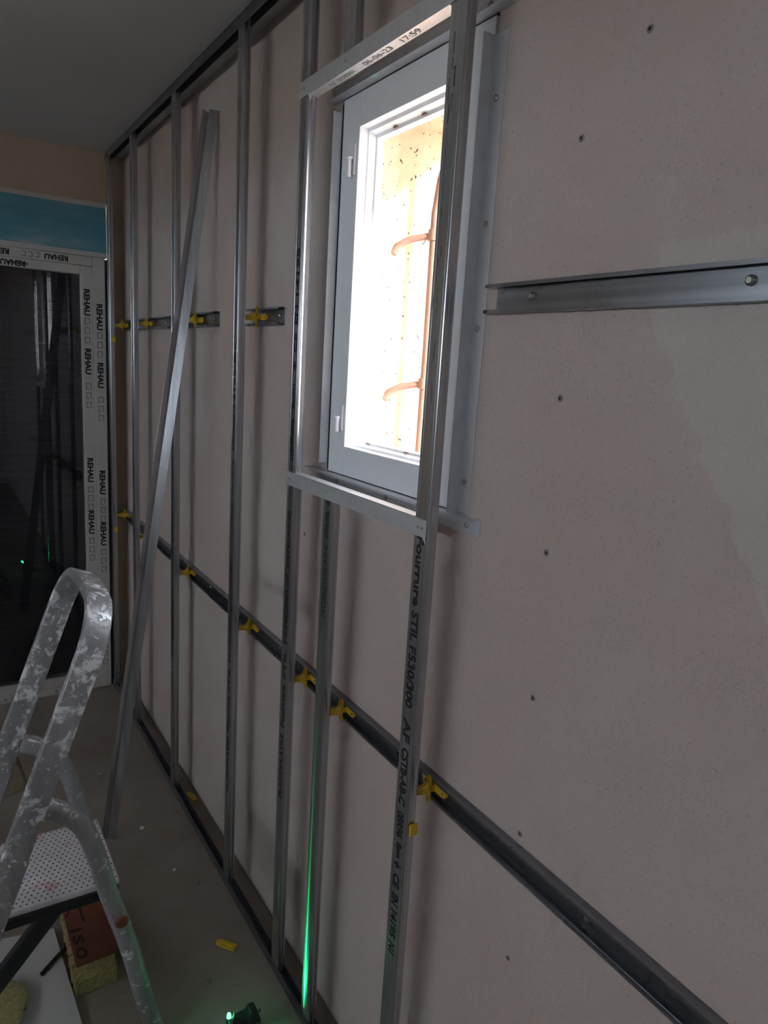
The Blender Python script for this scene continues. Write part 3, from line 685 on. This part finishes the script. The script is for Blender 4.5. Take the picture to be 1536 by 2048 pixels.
# yellow plastic bits
def bit(name, c, rz, size, mat, label, cat):
    o = thing(name, (c[0], c[1], 0), label, cat)
    bm_ = MB(); l, w_, h = size
    ring = [(-l/2, -w_/2), (l*.30, -w_/2), (l/2, -w_*.3), (l/2, w_*.3), (l*.30, w_/2), (-l/2, w_/2)]
    ca, sa = math.cos(rz), math.sin(rz); T = lambda a, b_: (c[0]+a*ca-b_*sa, c[1]+a*sa+b_*ca)
    bm_.poly([(*T(a, b_), .001) for a, b_ in ring] + [(*T(a, b_), h*.7) for a, b_ in ring], [tuple(range(6))[::-1], tuple(range(6, 12))] + [(i, (i+1) % 6, (i+1) % 6+6, i+6) for i in range(6)])
    bm_.build('clip_body', mat, o, bevel=.001)
    r2 = MB(); r2.poly([(*T(a*.8, b_*.35), h*.7) for a, b_ in ring] + [(*T(a*.75, b_*.25), h) for a, b_ in ring], [tuple(range(6, 12))] + [(i, (i+1) % 6, (i+1) % 6+6, i+6) for i in range(6)])
    r2.build('clip_rib', mat, o); return o
bit('plastic_piece', (.640, 1.676, 0), math.radians(128), (.062, .022, .012), 'yellow', 'loose yellow plastic clip piece lying on open floor', 'plastic piece')
bit('plastic_piece', (.772, 2.415, 0), math.radians(100), (.060, .020, .012), 'yellow', 'loose yellow plastic clip piece lying between track and wall', 'plastic piece')
for k, (x, y, r, lab) in enumerate(((.646, 1.957, .009, 'dark pebble of rubble on the floor beyond the yellow piece'), (.555, 1.58, .008, 'round crumb of mortar left of the small nail on the floor'),
        (.56, 2.31, .010, 'pale plaster crumb beside the foot of the leaning profile'), (.60, 2.05, .007, 'tiny plaster crumb near the floor track'), (.33, 3.38, .016, 'white plaster flake on the floor at the door threshold'), (.50, 2.72, .008, 'small pale flake by the floor track near the leaning profile'))):
    lump('rubble_crumb', (x, y, r*.62), (r, r*.8, r*.6), 'concrete' if k < 2 else 'plasterboard', lab, 'rubble', 20+k, 8, 5)
nl = MB().tube([(.600, 1.545, .0025), (.632, 1.535, .0025)], .0013, seg=8).tube([(.599, 1.5453, .0032), (.6005, 1.5448, .0032)], .003, seg=8).build('nail', 'zinc_screw', None, (.616, 1.54, 0))
tag(nl, 'single small nail lying on the floor near the laser level', 'nail')

# ================================================================== GREEN LASER LEVEL
LXP, LYP = .592, 1.378
lv = thing('laser_level', (LXP-.01, LYP, 0), 'small black laser level on the floor glowing green', 'laser level')
MB().box((LXP-.055, LYP-.03, .001), (LXP+.02, LYP+.03, .062)).build('body', 'black_plastic', lv, bevel=.010)
MB().poly([(LXP-.012, LYP-.024, .06), (LXP+.020, LYP-.024, .06), (LXP+.020, LYP+.024, .06), (LXP-.012, LYP+.024, .06), (LXP-.004, LYP-.014, .088), (LXP+.012, LYP-.014, .088), (LXP+.012, LYP+.014, .088), (LXP-.004, LYP+.014, .088)],
          [(3, 2, 1, 0), (4, 5, 6, 7), (0, 1, 5, 4), (1, 2, 6, 5), (2, 3, 7, 6), (3, 0, 4, 7)]).build('turret', 'black_plastic', lv, bevel=.003)
MB().poly([(LXP-.050, LYP-.008, .06), (LXP-.030, LYP-.008, .06), (LXP-.030, LYP+.012, .06), (LXP-.050, LYP+.012, .06), (LXP-.041, LYP+.002, .095)], [(3, 2, 1, 0), (0, 1, 4), (1, 2, 4), (2, 3, 4), (3, 0, 4)]).build('peak_cap', 'black_plastic', lv)
MB().tube([(LXP-.051, LYP+.012, .074), (LXP-.051, LYP+.013, .084)], [.006, .004], seg=10).build('status_lamp', 'laser_lens', lv, smooth=True)
MB().tube([(LXP+.0195, LYP-.006, .074), (LXP+.0225, LYP-.0068, .074)], .005, seg=12).build('laser_window', 'black_plastic', lv, smooth=True)
# the level's own light: a vertical fan towards the wall, through a line-shaped beam profile
l = bpy.data.lights.new('laser_beam', 'SPOT'); l.energy = 34; l.color = (.02, 1, .28); l.spot_size = math.radians(178); l.spot_blend = .05; l.shadow_soft_size = .0005
l.use_nodes = True; nt = l.node_tree; em = nt.nodes['Emission']
tc = nt.nodes.new('ShaderNodeTexCoord'); sp_ = nt.nodes.new('ShaderNodeSeparateXYZ'); nt.links.new(tc.outputs['Normal'], sp_.inputs[0])
ab_ = nt.nodes.new('ShaderNodeMath'); ab_.operation = 'ABSOLUTE'; zab = nt.nodes.new('ShaderNodeMath'); zab.operation = 'ABSOLUTE'; nt.links.new(sp_.outputs[2], zab.inputs[0])
dv = nt.nodes.new('ShaderNodeMath'); dv.operation = 'DIVIDE'; nt.links.new(sp_.outputs[0], dv.inputs[0]); nt.links.new(zab.outputs[0], dv.inputs[1])
nt.links.new(dv.outputs[0], ab_.inputs[0])
rp = nt.nodes.new('ShaderNodeValToRGB'); e = rp.color_ramp.elements
e[0].position = 0; e[0].color = (1, 1, 1, 1); e[1].position = .14; e[1].color = (0, 0, 0, 1)
x = e.new(.007); x.color = (1, 1, 1, 1); x = e.new(.016); x.color = (.06, .06, .06, 1); x = e.new(.08); x.color = (.035,)*3 + (1,)
mr = nt.nodes.new('ShaderNodeMapRange'); mr.inputs[1].default_value = -.3; mr.inputs[2].default_value = .97; mr.inputs[4].default_value = 4; nt.links.new(sp_.outputs[1], mr.inputs[0])
mu = nt.nodes.new('ShaderNodeMath'); mu.operation = 'MULTIPLY'; nt.links.new(mr.outputs[0], mu.inputs[0]); nt.links.new(rp.outputs[0], mu.inputs[1])
nt.links.new(ab_.outputs[0], rp.inputs[0]); nt.links.new(mu.outputs[0], em.inputs['Strength'])
lo = bpy.data.objects.new('laser_beam', l); C.objects.link(lo)
d_ = Vector((.723-LXP, 1.347-LYP, 0)).normalized()
zax = -d_; yax = Vector((0, 0, 1)); xax = yax.cross(zax)
mm = Matrix((xax, yax, zax)).transposed().to_4x4(); mm.translation = Vector((LXP, LYP, .080)) + d_*.026
lo.matrix_world = mm
g = bpy.data.lights.new('laser_glow', 'POINT'); g.energy = .012; g.color = (.03, 1, .35); g.shadow_soft_size = .006
go = bpy.data.objects.new('laser_glow', g); C.objects.link(go); go.location = (LXP-.058, LYP+.022, .088)
